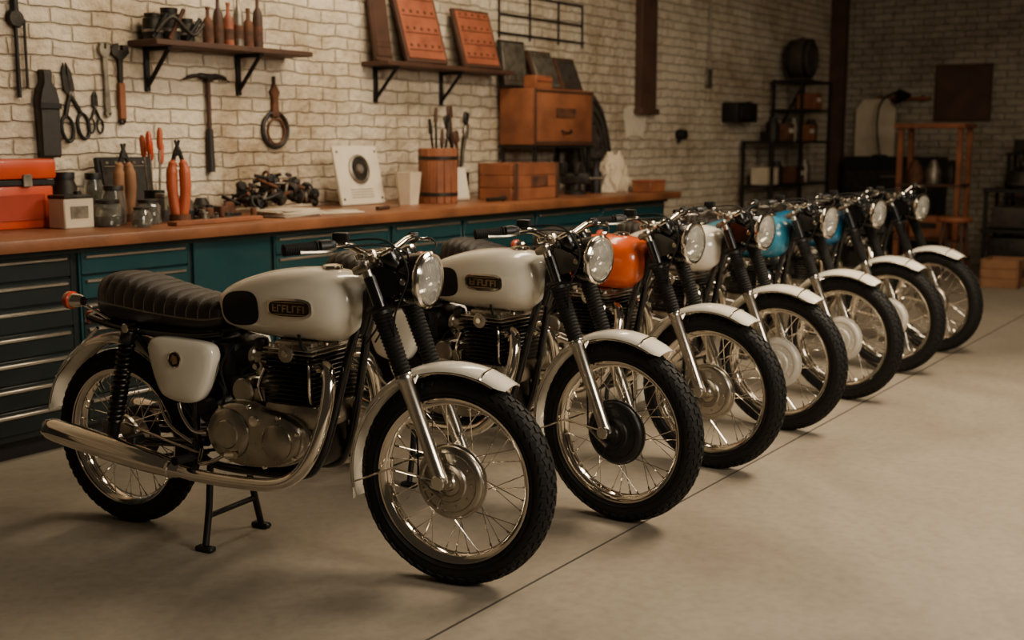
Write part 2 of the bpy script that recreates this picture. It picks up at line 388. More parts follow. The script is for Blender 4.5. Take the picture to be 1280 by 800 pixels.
    for sg in (-1,1):
        t([(-.335,sg*.02,.86),(-.365,sg*.045,.74),(-.425,sg*.065,.50),(-.47,sg*.075,.37),(-.53,sg*.085,.31),(-.7,sg*.09,.298),(-.91,sg*.1,.305),(-.98,sg*.1,.36),(-.98,sg*.1,.55),(-.95,sg*.09,.765)],.015)
        t([(-.87,sg*.085,.765),(-1.0,sg*.1,.752),(-1.3,sg*.105,.757),(-1.49,sg*.09,.785)],.013)
        t([(-.98,sg*.1,.44),(-1.13,sg*.105,.62),(-1.25,sg*.11,.755)],.011)
        b.tube([(-.95,sg*.085,.38),(-1.10,sg*.09,.36),(-WB-.03,sg*.105,.33)],[.02,.018,.014],'black_gloss',12)
        b.tube([(-.94,sg*.1,.345),(-.94,sg*.18,.345)],.009,'black_metal',10); b.tube([(-.94,sg*.18,.345),(-.94,sg*.265,.35)],[.014,.016],'rubber',12)
    t([(-1.49,-.09,.785),(-1.52,0,.787),(-1.49,.09,.785)],.013)
    t([(-.94,-.13,.36),(-.90,-.185,.33),(-.84,-.195,.345),(-.78,-.2,.375)],.007,'chrome')
    t([(-.98,-.13,.38),(-1.06,-.155,.44),(-1.12,-.14,.52)],.006,'chrome')
    b.tube([(-.77,-.2,.375),(-.73,-.2,.38)],.012,'chrome',8)
    t([(-.94,-.12,.34),(-1.2,-.12,.39),(-1.40,-.08,.41)],.005,'chrome')
    t([(-.90,-.15,.43),(-.93,-.18,.44),(-.97,-.185,.49),(-.99,-.18,.53)],.007,'chrome')
    P.append(('frame',b.mesh('frame'),0))
    b=MB()
    for sg in (-1,1):
        b.tube(cr([(-.935,sg*.095,.295),(-.925,sg*.12,.15),(-.92,sg*.15,.022)],4),.0125,'black_metal',10)
        b.box((-.92,sg*.152,.010),(.075,.035,.020),'black_metal',None,.006)
    b.tube([(-.925,-.13,.12),(-.925,.13,.12)],.010,'black_metal',10)
    P.append(('center_stand',b.mesh('center_stand'),0))
    # shocks
    b=MB()
    for sg in (-1,1):
        A=Vector((-1.245,sg*.138,.77)); B=Vector((-1.365,sg*.13,.345)); dd=B-A
        b.tube([A,A+dd*.5],.016,'black_metal',12); b.tube([A+dd*.5,B],.022,'black_metal',14)
        b.tube([A+dd*.02,A+dd*.05,A+dd*.11,A+dd*.13],[.022,.028,.028,.024],'black_gloss',18)
        b.tube([A+dd*.80,A+dd*.81,A+dd*.83],[.02,.033,.02],'chrome',18)
        u,w,_=frame(dd); n=12*15
        b.tube([A+dd*(.12+.69*i/n)+(u*cos(2*pi*i/12)+w*sin(2*pi*i/12))*.0270 for i in range(n+1)],.0050,'alu_dark' ,7)
        for q in (A,B): b.cyl(q-Vector((0,sg*.04,0)),.017,.065,'chrome',(0,sg,0),14)
    P.append(('rear_shocks',b.mesh('rear_shocks'),0))
    # tank
    b=MB(); rs=[]; N=60
    for i in range(N+1):
        x=TX0+(TX1-TX0)*(.5-.5*cos(pi*i/N)); zt,zb,hw=interp(TANK,x); zc=(zt+zb)/2; hh=(zt-zb)/2
        r=[]
        for j in range(48):
            c_,s_=sup(2*pi*j/48,2.5); r.append(Vector((x,c_*hw,zc+s_*hh)))
        rs.append(r)
    b.rings(rs,'PAINT',True)
    P.append(('fuel_tank',b.mesh('fuel_tank'),0))
    b=MB()
    for sg in (1,-1):
        patch(b,-.768,.865,.092,.059,2.9,.004,'rubber',sg,.10)
        bx=-.540
        patch(b,bx,.882,.092,.034,3.5,.004,'chrome',sg,.02)
        patch(b,bx,.882,.083,.026,3.5,.0055,'badge_dark',sg,.02)
        for k in range(7):
            xx=bx-.063+k*.021; 
            patch(b,xx,.882,.0028,.0125,3,.0085,'brass',sg,.0,2,10)
            if k<6: patch(b,xx+.009,.882+(.010 if k%3 else -.010),.007,.0022,3,.0085,'brass',sg,.0,2,10)
            if k in(0,2,5): patch(b,xx+.008,.882,.006,.0022,3,.0085,'brass',sg,.0,2,10)
        patch(b,bx,.862,.070,.0014,3,.008,'brass',sg,.02,2,16); patch(b,bx,.902,.070,.0014,3,.008,'brass',sg,.02,2,16)
    b.lathe([(.034,-.004),(.036,.004),(.034,.012),(.02,.016),(0,.017)],'chrome',(-.46,0,1.004),(0,0,1),24)
    P.append(('tank_trim',b.mesh('tank_trim'),0))
    # seat
    SX0,SX1=-1.455,-.860
    b=MB(); ST=[(-1.59,.88,.84,.03),(-1.58,.925,.80,.085),(-1.53,.952,.78,.118),(-1.43,.950,.773,.132),(-1.3,.926,.770,.132),(-1.15,.90,.768,.124),(-1.03,.888,.768,.108),(-.965,.882,.785,.088),(-.945,.85,.81,.06)]
    ST=[(SX0+(x+1.59)*(SX1-SX0)/.645,a,b_,c_) for x,a,b_,c_ in ST]
    rs=[]; N=150; rib=.0455
    for i in range(N+1):
        x=SX0+(SX1-SX0)*i/N; zt,zb,hw=interp(ST,x); zc=zb+(zt-zb)*.42
        u=((x-SX0)/rib)%1; g=abs(sin(pi*u))**.5
        r=[]
        for j in range(56):
            c_,s_=sup(2*pi*j/56,3.0)
            hh=(zt-zc) if s_>0 else (zc-zb)
            k=0
            if s_>.0: k=.009*(g-1)*min(1,s_*1.6)
            r.append(Vector((x,c_*hw*(1+(.02*(g-1) if s_>0 else 0)),zc+s_*hh+k)))
        rs.append(r)
    b.rings(rs,'leather',True)
    pts=[]
    for i in range(60):
        x=SX0+.01+(SX1-SX0-.02)*i/59; zt,zb,hw=interp(ST,x); pts.append((x,-hw*.985,zb+(zt-zb)*.42-.004))
    b.tube(pts,.004,'piping',6); b.tube([(x,-y,z) for x,y,z in pts],.004,'piping',6)
    for k in range(2,13):
        x=SX0+rib*k
        zt,zb,hw=interp(ST,x); zc=zb+(zt-zb)*.42; l=[]
        for j in range(25):
            c_,s_=sup(pi*j/24,3.0); 
            kk=-.009*min(1,max(s_,0)*1.6)
            l.append((x,c_*hw*.982,zc+s_*(zt-zc)+kk+.001))
        b.tube(l,.0022,'piping',5)
    b.box((-1.17,0,.765),(.50,.19,.03),'black_metal',None,.01)
    P.append(('seat',b.mesh('seat'),0))
    # side covers
    b=MB()
    out=cr([(x,z,0) for x,z in [(-1.235,.655),(-1.205,.69),(-1.09,.692),(-.99,.684),(-.962,.655),(-.968,.60),(-1.0,.52),(-1.035,.478),(-1.09,.468),(-1.155,.478),(-1.19,.505),(-1.222,.59),(-1.235,.655)]],5)[:-1]
    cx,cz=-1.10,.585; ox,oz=.10,.058
    for sg in (-1,1):
        rs=[]
        for s,y in ((.97,.115),(1.0,.125),(1.0,.150),(.985,.158),(.94,.164),(.8,.170),(.5,.174),(.2,.176),(.001,.176)):
            rs.append([Vector((cx+ox+(p.x-cx)*s*1.08,sg*y,cz+oz+(p.y-cz)*s)) for p in out])
        b.rings(rs,'FENDER',False)
        bc=(-1.105+ox,sg*.174,.622+oz)
        b.lathe([(.030,.0),(.030,.004),(.027,.006),(.025,.004)],'chrome',bc,(0,sg,0),24)
        b.lathe([(.026,.004),(0,.005)],'badge_dark',bc,(0,sg,0),24)
        b.lathe([(.018,.005),(.012,.006),(.0,.006)],'brass',bc,(0,sg,0),5)
    P.append(('side_covers',b.mesh('side_covers'),0))
    b=MB(); b.off=Vector((.08,0,.06)); b.box((-1.09,0,.58),(.22,.20,.22),'black_metal',None,.02,2); b.box((-.93,0,.62),(.10,.20,.13),'black_metal',None,.025,2)
    b.tube([(-1.0,-.11,.44),(-1.0,-.03,.44)],.05,'black_metal',20)
    t2=lambda pts,r,m:b.tube(cr(pts,5),r,m,8)
    t2([(-.95,-.11,.55),(-.9,-.14,.52),(-.93,-.13,.45),(-1.02,-.12,.42)],.006,'rubber'); t2([(-.88,-.1,.68),(-.92,-.13,.6),(-.9,-.12,.5)],.005,'rubber')
    P.append(('battery_box',b.mesh('battery_box'),0))
    # engine
    b=MB(); b.off=Vector((.108,0,.05))
    b.box((-.78,0,.385),(.40,.23,.22),'alu_dark',None,.05,3)
    b.box((-.66,0,.47),(.23,.25,.09),'alu',None,.02,2)
    b.box((-.80,0,.275),(.24,.16,.05),'alu_dark',None,.02,2)
    o2=cr([(x,z,0) for x,z in [(-.985,.40),(-.965,.46),(-.90,.498),(-.82,.502),(-.74,.482),(-.66,.47),(-.605,.44),(-.59,.39),(-.61,.335),(-.68,.30),(-.78,.285),(-.88,.288),(-.95,.325),(-.985,.40)]],5)[:-1]
    cx,cz=-.79,.39
    for sg in (-1,1):
        rs=[]
        for s,y in ((1.0,.105),(1.0,.120),(1.035,.122),(1.035,.130),(1.0,.134),(.985,.155),(.95,.165),(.88,.170),(.5,.173),(.001,.174)):
            rs.append([Vector((cx+(p.x-cx)*s,sg*y,cz+(p.y-cz)*s)) for p in o2])
        b.rings(rs,'alu',False)
        b.lathe([(.088,0),(.086,.012),(.078,.018),(.05,.020),(.046,.024),(.02,.026),(0,.026)],'alu',(-.885,sg*.168,.395),(0,sg,0),36)
        b.lathe([(.062,0),(.060,.010),(.052,.014),(.0,.015)],'alu',(-.685,sg*.166,.385),(0,sg,0),32)
        b.lathe([(.018,0),(.018,.01),(.0,.012)],'chrome',(-.775,sg*.17,.45),(0,sg,0),16)
        for i in range(0,len(o2),8):
            p=o2[i]; x=cx+(p.x-cx)*.95; z=cz+(p.y-cz)*.95
            b.cyl((x,sg*.160,z),.0065,.014,'chrome',(0,sg,0),8)
    b.box((-.655,0,.58),(.13,.19,.19),'black_metal',None,.01)
    for k in range(9):
        b.box((-.655,0,.512+k*.0155),(.20,.275,.0062),'alu_dark',None,.003)
    for k in range(4):
        b.box((-.655,0,.655+k*.0135),(.225-.008*k,.29,.0065),'alu_dark' if k<2 else 'alu',None,.003)
    b.box((-.655,0,.69),(.16,.22,.035),'alu',None,.012,2)
    for sg in (-1,1):
        b.box((-.655,sg*.075,.706),(.155,.075,.026),'alu',None,.010,2)
        for x in (-.73,-.58):
            for y in (.03,.125): b.cyl((x,sg*y,.69),.009,.02,'chrome',(0,0,1),8)
        b.cyl((-.655,sg*.14,.683),.03,.014,'alu',(0,sg,0),20)
        b.cyl((-.655,sg*.150,.683),.012,.01,'chrome',(0,sg,0),8)
        b.tube(cr([(-.60,sg*.10,.70),(-.585,sg*.15,.705),(-.62,sg*.12,.735),(-.68,sg*.05,.74)],5),.005,'rubber',8)
        b.tube([(-.74,sg*.07,.655),(-.78,sg*.07,.65)],.024,'black_metal',14)
        b.lathe([(.0,0),(.026,0),(.028,.01),(.028,.05),(.034,.055),(.034,.07),(.022,.075),(0,.075)],'alu',(-.78,sg*.07,.648),(-1,0,0.05),20)
        b.lathe([(0,0),(.022,0),(.024,.004),(.024,.045),(.027,.05),(.027,.07),(0,.07)],'alu',(-.82,sg*.07,.585),(0,0,1),18)
        b.lathe([(0,0),(.020,0),(.024,.02),(.022,.035),(.01,.04),(0,.04)],'alu_dark',(-.82,sg*.07,.675),(0,0,1),18)
        b.tube([(-.855,sg*.07,.65),(-.91,sg*.07,.64)],[.026,.032],'rubber',14)
        b.cyl((-.82,sg*.09,.62),.01,.02,'chrome',(0,sg,0),8)
        b.tube(cr([(-.82,sg*.095,.63),(-.86,sg*.12,.60),(-.87,sg*.12,.52),(-.84,sg*.10,.5)],5),.004,'rubber',7)
        b.tube(cr([(-.78,sg*.12,.51),(-.79,sg*.125,.56),(-.77,sg*.115,.62)],5),.006,'chrome',8)
        b.cyl((-.86,sg*.03,.535),.045,.10,'alu',(0,sg,0),22)
        b.box((-.80,sg*.105,.525),(.06,.03,.05),'alu',None,.008,2)
    b.tube(cr([(-.56,-.10,.49),(-.57,-.135,.53),(-.57,-.14,.62),(-.58,-.13,.67)],5),.005,'chrome',8)
    P.append(('engine',b.mesh('engine'),0))
    # exhausts
    b=MB()
    for sg in (-1,1):
        hp=cr([(-.475,sg*.085,.685),(-.43,sg*.095,.690),(-.402,sg*.115,.66),(-.392,sg*.135,.60),(-.400,sg*.160,.51),(-.432,sg*.180,.41),(-.49,sg*.192,.335),(-.58,sg*.198,.298),(-.75,sg*.20,.288),(-.90,sg*.202,.290),(-1.0,sg*.205,.300)],6)
        b.tube(hp,.0225,'chrome',18,False)
        b.lathe([(.022,0),(.034,.002),(.036,.01),(.034,.018),(.022,.02)],'chrome',(-.468,sg*.085,.686),(1,0,.1),20)
        A=Vector((-.97,sg*.204,.296)); B=Vector((-1.60,sg*.215,.385)); dd=B-A
        st=[(0,.022),(.02,.027),(.06,.031),(.16,.038),(.30,.0435),(.5,.0455),(.75,.0445),(.93,.0415),(.97,.038),(.985,.034),(1.0,.032)]
        b.tube([A+dd*s for s,_ in st],[r for _,r in st],'chrome',28,False)
        b.tube([A+dd,A+dd*.995,A+dd*.93],[.032,.028,.026],'iron_black',28,True)
        b.tube([A+dd*.055,A+dd*.06,A+dd*.075,A+dd*.08],[.031,.035,.035,.032],'chrome',24,False)
        b.box(A+dd*.38+Vector((0,-sg*.04,.045)),(.04,.06,.03),'black_metal',None,.006)
        b.tube([A+dd*.38+Vector((0,-sg*.05,.05)),(-1.24,sg*.115,.38)],.008,'black_metal',8)
    P.append(('exhausts',b.mesh('exhausts'),0))
    b=MB(); b.off=Vector((.075,0,.082))
    for sg in (-1,1):
        b.tube(cr([(-1.46,sg*.09,.70),(-1.53,sg*.12,.745),(-1.575,sg*.145,.768)],4),.0065,'chrome',8)
        b.lathe([(0,-.035),(.016,-.033),(.024,-.018),(.026,0)],'chrome',(-1.575,sg*.15,.772),(-1,0,0),24)
        b.lathe([(.026,0),(.032,.004),(.033,.022),(.028,.030),(0,.034)],'lamp_amber',(-1.575,sg*.15,.772),(-1,0,0),24)
        b.lathe([(0,-.05),(.016,-.048),(.021,-.038),(.025,-.020)],'chrome',(-1.575,sg*.15,.772),(-1,0,0),24)
    b.box((-1.60,0,.69),(.06,.06,.05),'black_gloss',None,.012,2); b.box((-1.638,0,.69),(.025,.065,.048),'lamp_amber',None,.010,2)
    b.tube([(-1.53,0,.71),(-1.60,0,.70)],.02,'black_gloss',10)
    P.append(('tail_lights',b.mesh('tail_lights'),0))
    b=MB(); b.box((-1.17,.09,.44),(.40,.03,.012),'black_gloss',Matrix.Rotation(-.03,4,'Y'),.004)
    b.tube([(-.9,.085,.46),(-WB,.075,.425)],.007,'alu_dark',8); b.tube([(-.9,.085,.33),(-WB,.075,.225)],.007,'alu_dark',8)
    P.append(('chain',b.mesh('chain'),0))
    return P
for k in ('HUB','PAINT','FENDER'): MATS[k]=MATS['paint_white']
PARTS=build_bike_parts()
def bike(loc,heading,steer,paint,hub='alu',fend='paint_white'):
    root=bpy.data.objects.new('motorcycle',None); COL.objects.link(root); root.location=loc; root.rotation_euler=(0,0,rad(heading))
    top=Vector((-.295,0,1.02)); axis=Vector((-.28,0,.68)).normalized()
    S=Matrix.Translation(top)@Matrix.Rotation(rad(steer),4,axis)@Matrix.Translation(-top)
    for nm,me,fr in PARTS:
        if nm in('fuel_tank','side_covers','front_fender','rear_fender','front_hub','rear_hub'):
            me=me.copy()
            rep={'fuel_tank':paint,'side_covers':fend,'front_fender':fend,'rear_fender':fend,'front_hub':hub,'rear_hub':'alu'}[nm]
            me.materials[0]=MATS[rep]
        o=bpy.data.objects.new(nm,me); COL.objects.link(o); o.parent=root
        if fr: o.matrix_local=S
    return root
BK=[((3.000,2.275),-83.0,3,'paint_white','alu'),
    ((3.88,2.16),-92,-1,'paint_white','black_metal'),
    ((4.755,2.19),-91,-3,'paint_orange','alu'),
    ((5.60,2.21),-92,-4,'paint_white','drum_white'),
    ((6.49,2.20),-93,-5,'paint_lightblue','drum_white'),
    ((7.43,2.22),-93,-8,'paint_blue','drum_white'),
    ((8.34,2.21),-94,-10,'black_gloss','alu')]
for (x,y),h,st,p,hb in BK: bike((x,y,0),h,st,p,hb)

# ---------------------------------------------------------------- room
b=MB(); b.box((7,1,-.05),(20,12,.1),'concrete',None,0); b.obj('floor')
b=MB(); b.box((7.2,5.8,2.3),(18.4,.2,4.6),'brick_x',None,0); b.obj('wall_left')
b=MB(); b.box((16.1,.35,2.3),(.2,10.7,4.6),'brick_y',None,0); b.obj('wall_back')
b=MB(); b.box((7,2.055,.0008),(18,.008,.0016),'joint',None,0); b.obj('trim_floor_joint')
b=MB(); b.box((15.92,5.60,2.3),(.16,.20,4.6),'pipe_brown',None,.01); b.obj('trim_corner_column')
b=MB(); b.box((10.62,5.66,3.15),(.32,.08,2.9),'pipe_brown',None,.01); b.box((10.62,5.65,1.72),(.38,.10,.06),'pipe_brown',None,.01); b.obj('trim_wall_duct')

# ---------------------------------------------------------------- workbench
wb=bpy.data.objects.new('workbench',None); COL.objects.link(wb)
b=MB(); b.box((5.2,5.185,.972),(8.5,1.02,.056),'wood_top',None,.006,2)
b.box((5.2,5.2,.93),(8.3,.90,.03),'teal_dark',None,.004)
b.obj('bench_top',parent=wb)
b=MB(); b.box((5.2,5.25,.05),(8.3,.80,.1),'iron_black',None,0)
b.box((5.2,5.24,.51),(8.36,.88,.84),'teal_dark',None,.004)
b.obj('bench_carcass',parent=wb)
mods=[(1.05,2.02,'d'),(2.06,2.72,'d'),(2.75,3.41,'d'),(3.45,4.10,'D'),(4.13,4.67,'p'),(4.70,5.68,'T'),(5.71,6.42,'T'),(6.45,7.30,'T'),(7.33,8.25,'T'),(8.28,9.32,'T')]
b=MB(); hs=MB()
for x0,x1,k in mods:
    w=x1-x0; cx=(x0+x1)/2
    if k=='p': b.box((cx,4.795,.52),(w,.02,.80),'teal',None,.004); hs.box((x1-.05,4.775,.55),(.015,.02,.12),'steel_strip',None,.004); continue
    n=7; H_=.80/n
    for i in range(n):
        z=.92-H_*(i+.5)
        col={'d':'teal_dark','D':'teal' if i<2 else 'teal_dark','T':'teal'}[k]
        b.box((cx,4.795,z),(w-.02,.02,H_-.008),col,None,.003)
        hs.box((cx,4.779,z+H_*.26),(w-.06,.016,.015),'steel_strip',None,.003)
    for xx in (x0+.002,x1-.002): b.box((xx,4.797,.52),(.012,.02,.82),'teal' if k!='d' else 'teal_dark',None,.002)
b.obj('drawer_fronts',parent=wb); hs.obj('drawer_handles',parent=wb)

# ---------------------------------------------------------------- props
def XZ(x,y,z,ang=0):
    return Matrix.Translation((x,y,z))@Matrix(((1,0,0,0),(0,0,-1,0),(0,1,0,0),(0,0,0,1)))@Matrix.Rotation(ang,4,'Z')
def shelf(x0,x1,z,brs):
    b=MB(); b.box(((x0+x1)/2,5.575,z-.016),(x1-x0,.25,.032),'wood_dark',None,.004)
    for x in brs:
        b.box((x,5.69,z-.15),(.035,.02,.26),'iron_black',None,.003); b.box((x,5.59,z-.045),(.035,.22,.02),'iron_black',None,.003)
        b.tube([(x,5.685,z-.25),(x,5.50,z-.05)],.013,'iron_black',8)
    b.obj('tool_shelf')
shelf(4.50,5.74,1.99,(4.62,5.32)); shelf(6.48,8.03,1.98,(6.62,7.38))
b=MB()
for i,(x,h,r) in enumerate([(4.60,.15,.055),(4.72,.19,.06),(4.84,.14,.05)]):
    b.lathe([(0,0),(r,0),(r,h*.8),(r*.8,h*.85),(r*.85,h),(0,h)],'iron',(x,5.6,1.99),(0,0,1),16)
    b.lathe([(r*1.1,h*.3),(r*1.1,h*.36),(r,h*.4)],'steel_old',(x,5.6,1.99),(0,0,1),16)
    b.tube([(x-.05,5.54,2.0),(x+.04,5.52,2.0+h*.9)],.014,'rusty' if i%2 else 'iron_black',8)
b.tube(cr([(4.56,5.52,2.03),(4.66,5.5,2.12),(4.80,5.5,2.03),(4.9,5.52,2.1)],5),.012,'iron',8)
b.obj('carburetor_parts')
for i,(x,h,mt) in enumerate([(4.99,.22,'rusty'),(5.07,.30,'wood_dark'),(5.15,.26,'copper_print'),(5.23,.33,'steel_old'),(5.31,.24,'rusty'),(5.39,.34,'wood_dark')]):
    b=MB(); b.lathe([(0,0),(.03,0),(.032,.01),(.032,h*.55),(.026,h*.66),(.012,h*.74),(.011,h*.92),(.014,h*.93),(.014,h),(0,h)],mt,(0,0,0),(0,0,1),18)
    b.lathe([(.0325,h*.15),(.0325,h*.4)],'rusty',(0,0,0),(0,0,1),18)
    b.obj('oil_bottle',(x,5.58,1.99))
def board(name,x,y,z,w,h,lean,rz,face,edge='wood_dark',lines=4,mx='wood_dark'):
    b=MB(); b.box((0,0,h/2),(w,.03,h),edge,None,.004)
    b.box((0,-.018,h/2),(w*.88,.008,h*.9),face,None,.002)
    for i in range(lines):
        zz=h*(.16+.68*i/max(lines-1,1)); b.box((0,-.024,zz),(w*.8,.006,.005),mx,None,.001)
        for j in range(5): b.box((-w*.34+w*.17*j,-.024,zz+h*.06),(w*.05,.005,h*.035),mx,None,.001)
    return b.obj(name,(x,y,z),(rad(-lean),0,rad(rz)))
board('letterpress_panel',6.96,5.49,1.984,.44,.56,17,-4,'copper_print')
board('letterpress_panel',7.64,5.49,1.984,.44,.46,17,-4,'copper_print')
board('wooden_panel',6.58,5.58,1.984,.18,.60,8,0,'wood_dark',lines=2)
b=MB()
for z in (2.30,2.45,2.62): b.tube([(8.15,5.685,z),(9.45,5.685,z)],.010,'iron',6)
for x in (8.15,8.6,9.05,9.45): b.tube([(x,5.685,2.26),(x,5.685,2.62)],.010,'iron',6)
for x in (8.15,9.45): b.tube([(x,5.67,2.3),(x,5.70,2.3)],.012,'iron',6)
b.obj('wire_rack')
b=MB()
for x in (8.12,8.96):
    for y in (5.32,5.63): b.box((x,y,1.19),(.03,.03,.38),'iron_black',None,.002)
b.box((8.54,5.475,1.385),(.92,.37,.02),'iron_black',None,.002)
b.obj('iron_stand')
b=MB(); b.box((8.54,5.475,1.625),(.88,.35,.45),'wood_box',None,.008,2)
for z in (1.42,1.83): b.box((8.54,5.298,z),(.89,.012,.02),'wood_dark',None,.003)
for x in (8.10,8.98): b.box((x,5.298,1.625),(.02,.012,.45),'wood_dark',None,.003)
b.box((8.55,5.293,1.66),(.30,.008,.075),'rusty',None,.003); b.tube(cr([(8.48,5.29,1.52),(8.50,5.27,1.50),(8.60,5.27,1.50),(8.62,5.29,1.52)],4),.008,'iron',8)
b.obj('wooden_chest')
b=MB(); b.box((8.24,5.37,1.90),(.24,.12,.10),'wood_box',None,.005); b.box((8.24,5.305,1.915),(.22,.01,.02),'copper_print',None,.002); b.obj('cigar_box')
board('picture_frame',8.62,5.50,1.857,.36,.34,22,0,'steel_old','wood_dark',2)
board('picture_frame',8.99,5.50,1.857,.32,.30,22,0,'cask','rusty',2)
board('picture_frame',8.24,5.60,1.857,.36,.38,6,0,'steel_old','iron',1)
b=MB(); pl=[(-.30,0),(.30,0),(.33,.12),(.31,.55),(.26,.72),(.15,.84),(0,.88),(-.15,.84),(-.26,.72),(-.31,.55),(-.33,.12)]
b.prism(pl,.05,'cask',XZ(0,0,0),.01)
for s in (.82,.6,.38): b.tube([(p[0]*s,-.03,.43+(p[1]-.43)*s) for p in pl],.012,'iron',8,False,True)
for k in range(8):
    a=2*pi*k/8; b.lathe([(.04,0),(.03,.012),(0,.014)],'cask',(.13*cos(a),-.025,.44+.18*sin(a)),(0,-1,0),12)
o=b.obj('carved_panel',(9.36,5.47,1.006),(rad(-9),0,0)); 
# wall tools
def wrench(name,x,z,L,m,head=.04,ang=0,jaw=True,grip=None):
    b=MB(); T=XZ(0,0,0,0)
    b.prism([(-.014,0),(-.018,L*.1),(-.012,L*.5),(-.016,L*.82),(.016,L*.82),(.012,L*.5),(.018,L*.1),(.014,0)],.014,m,T,.003)
    h=head
    if jaw: b.prism([(-.016,L*.80),(-h,L*.86),(-h*1.15,L*.94),(-h*.8,L),(-h*.25,L*1.02),(-h*.3,L*.93),(h*.35,L*.93),(h*.3,L),(h*.9,L*1.0),(h*1.1,L*.9),(h*.6,L*.84),(.016,L*.80)],.022,m,T,.003)
    b.lathe([(.02,-.008),(.024,0),(.02,.008),(.012,.008),(.010,0),(.012,-.008)],m,(0,0,.0),(0,1,0),20,True)
    if grip: b.prism([(-.020,L*.02),(-.024,L*.3),(-.018,L*.5),(.018,L*.5),(.024,L*.3),(.020,L*.02)],.026,grip,T,.006)
    b.tube([(0,.0,L*.90),(0,.02,L*.92)],.006,'iron_black',6)
    return b.obj(name,(x,5.682,z),(0,ang,0))
wrench('adjustable_wrench',4.43,1.54,.42,'iron',.055,.0,True,'wood_box')
wrench('open_end_wrench',4.335,1.58,.38,'steel_old',.034,-.02)
b=MB(); b.tube([(0,0,0),(0,0,.42)],[.012,.010],'iron_black',10); b.lathe([(0,-.02),(.04,-.018),(.05,0),(.04,.018),(0,.02)],'iron',(0,0,.40),(0,1,0),24)
b.tube([(0,0,.44),(0,0,.62)],[.02,.016],'iron_black',12); b.tube([(.05,0,.40),(.05,0,.05)],.008,'iron',8); b.obj('torque_wrench',(3.79,5.68,1.65))
b=MB(); b.prism([(-.055,0),(-.065,.30),(-.05,.36),(-.03,.40),(-.03,.46),(.02,.46),(.02,.40),(.05,.36),(.065,.30),(.055,0)],.06,'leather',XZ(0,0,0),.012)
b.box((0,-.035,.27),(.13,.01,.03),'black_metal',None,.003); b.obj('leather_tool_holster',(3.94,5.668,1.34))
def shears(name,x,z,s,m,hm,ang=0):
    b=MB()
    for sg in (-1,1):
        b.prism([(0,.0),(sg*.035,.04),(sg*.03,.14),(sg*.008,.19),(0,.10)],.012,m,XZ(0,0,0),.002)
        b.tube([(p[0],-.004*sg,p[1]) for p in [(0,.02),(-sg*.03,-.04),(-sg*.055,-.10)]],[.012,.012,.013],m,8)
        ce=Vector((-sg*.055,-.004*sg,-.165)); b.tube([ce+Vector((.036*cos(2*pi*k/20),0,.07*sin(2*pi*k/20))) for k in range(20)],.010,hm,8,False,True)
    b.cyl((0,.012,.02),.014,.026,'steel_old',(0,-1,0),14)
    o=b.obj(name,(x,5.688,z),(0,ang,0)); o.scale=(s,s,s)
shears('metal_shears',4.10,1.66,.98,'iron','iron_black',-.15)
shears('pliers',4.255,1.60,.55,'iron','iron_black',.0)
b=MB(); b.tube([(0,0,0),(.0,0,.2),(0,0,.55)],[.020,.014,.014],'wood_dark',12); b.tube([(0,0,.0),(0,0,.26)],[.026,.020],'leather',12)
b.tube(cr([(-.19,0,.55),(-.10,0,.575),(0,0,.57),(.10,0,.575),(.17,0,.545)],5),[.006]*3+[.012]*4+[.02]*7+[.014]*4+[.005]*3,'iron',10); b.box((0,0,.565),(.05,.045,.05),'iron',None,.006); b.obj('pick_hammer',(5.06,5.674,1.24))
b=MB(); b.tube([(.11*cos(2*pi*k/32),0,.11*sin(2*pi*k/32)) for k in range(32)],.014,'leather',10,False,True)
b.tube([(.075*cos(2*pi*k/32)+.01,.0,.08*sin(2*pi*k/32)-.01) for k in range(32)],.008,'rusty',8,False,True)
b.prism([(-.03,.08),(-.025,.20),(-.04,.24),(0,.30),(.04,.24),(.025,.20),(.03,.08)],.028,'rusty',XZ(0,0,0),.005); b.tube([(0,0,.28),(0,0,.34)],.01,'iron',8); b.obj('strap_clamp',(5.62,5.685,1.50))
# --- bench items
b=MB(); b.box((0,0,.105),(.70,.28,.21),'red_box',None,.012,2); b.box((0,0,.29),(.74,.30,.10),'red_box',None,.018,2); b.box((0,0,.225),(.71,.29,.026),'iron_black',None,.002)
b.box((0,-.142,.105),(.60,.008,.13),'red_dark',None,.004)
for x in (-.2,.2): b.box((x,-.152,.235),(.05,.012,.06),'steel_old',None,.003)
b.tube(cr([(-.1,0,.335),(-.08,0,.36),(.08,0,.36),(.1,0,.335)],4),.008,'iron',8); b.obj('red_toolbox',(3.33,5.42,1.0))
b=MB(); b.box((0,0,.075),(.17,.13,.15),'cream',None,.006); b.box((0,0,.155),(.175,.135,.02),'iron',None,.005); b.box((0,-.067,.08),(.10,.004,.06),'steel_old',None,.001); b.lathe([(.02,.165),(.02,.18),(0,.182)],'iron',(.04,0,0),(0,0,1),12); b.obj('oil_tin',(3.69,5.16,1.0))
def jar(x,y,z,r,h,m='glass_jar',lid='iron',fill=None):
    b=MB(); b.lathe([(0,.002),(r*.95,.002),(r,.01),(r,h*.72),(r*.8,h*.84),(r*.8,h*.9),(r*.78,h*.9),(r*.78,h*.82),(r*.93,h*.70),(r*.93,.012),(0,.012)],m,(0,0,0),(0,0,1),28)
    b.lathe([(0,h),(r*.82,h),(r*.86,h*.98),(r*.86,h*.87),(r*.80,h*.87)],lid,(0,0,0),(0,0,1),28)
    if fill: b.lathe([(0,.014),(r*.9,.014),(r*.9,h*.4),(0,h*.42)],fill,(0,0,0),(0,0,1),24)
    b.obj('glass_jar' if m=='glass_jar' else 'dark_jar',(x,y,z))
jar(3.80,5.36,1.0,.062,.27,'iron','iron_black'); jar(3.82,5.52,1.0,.05,.22,'cask','iron_black')
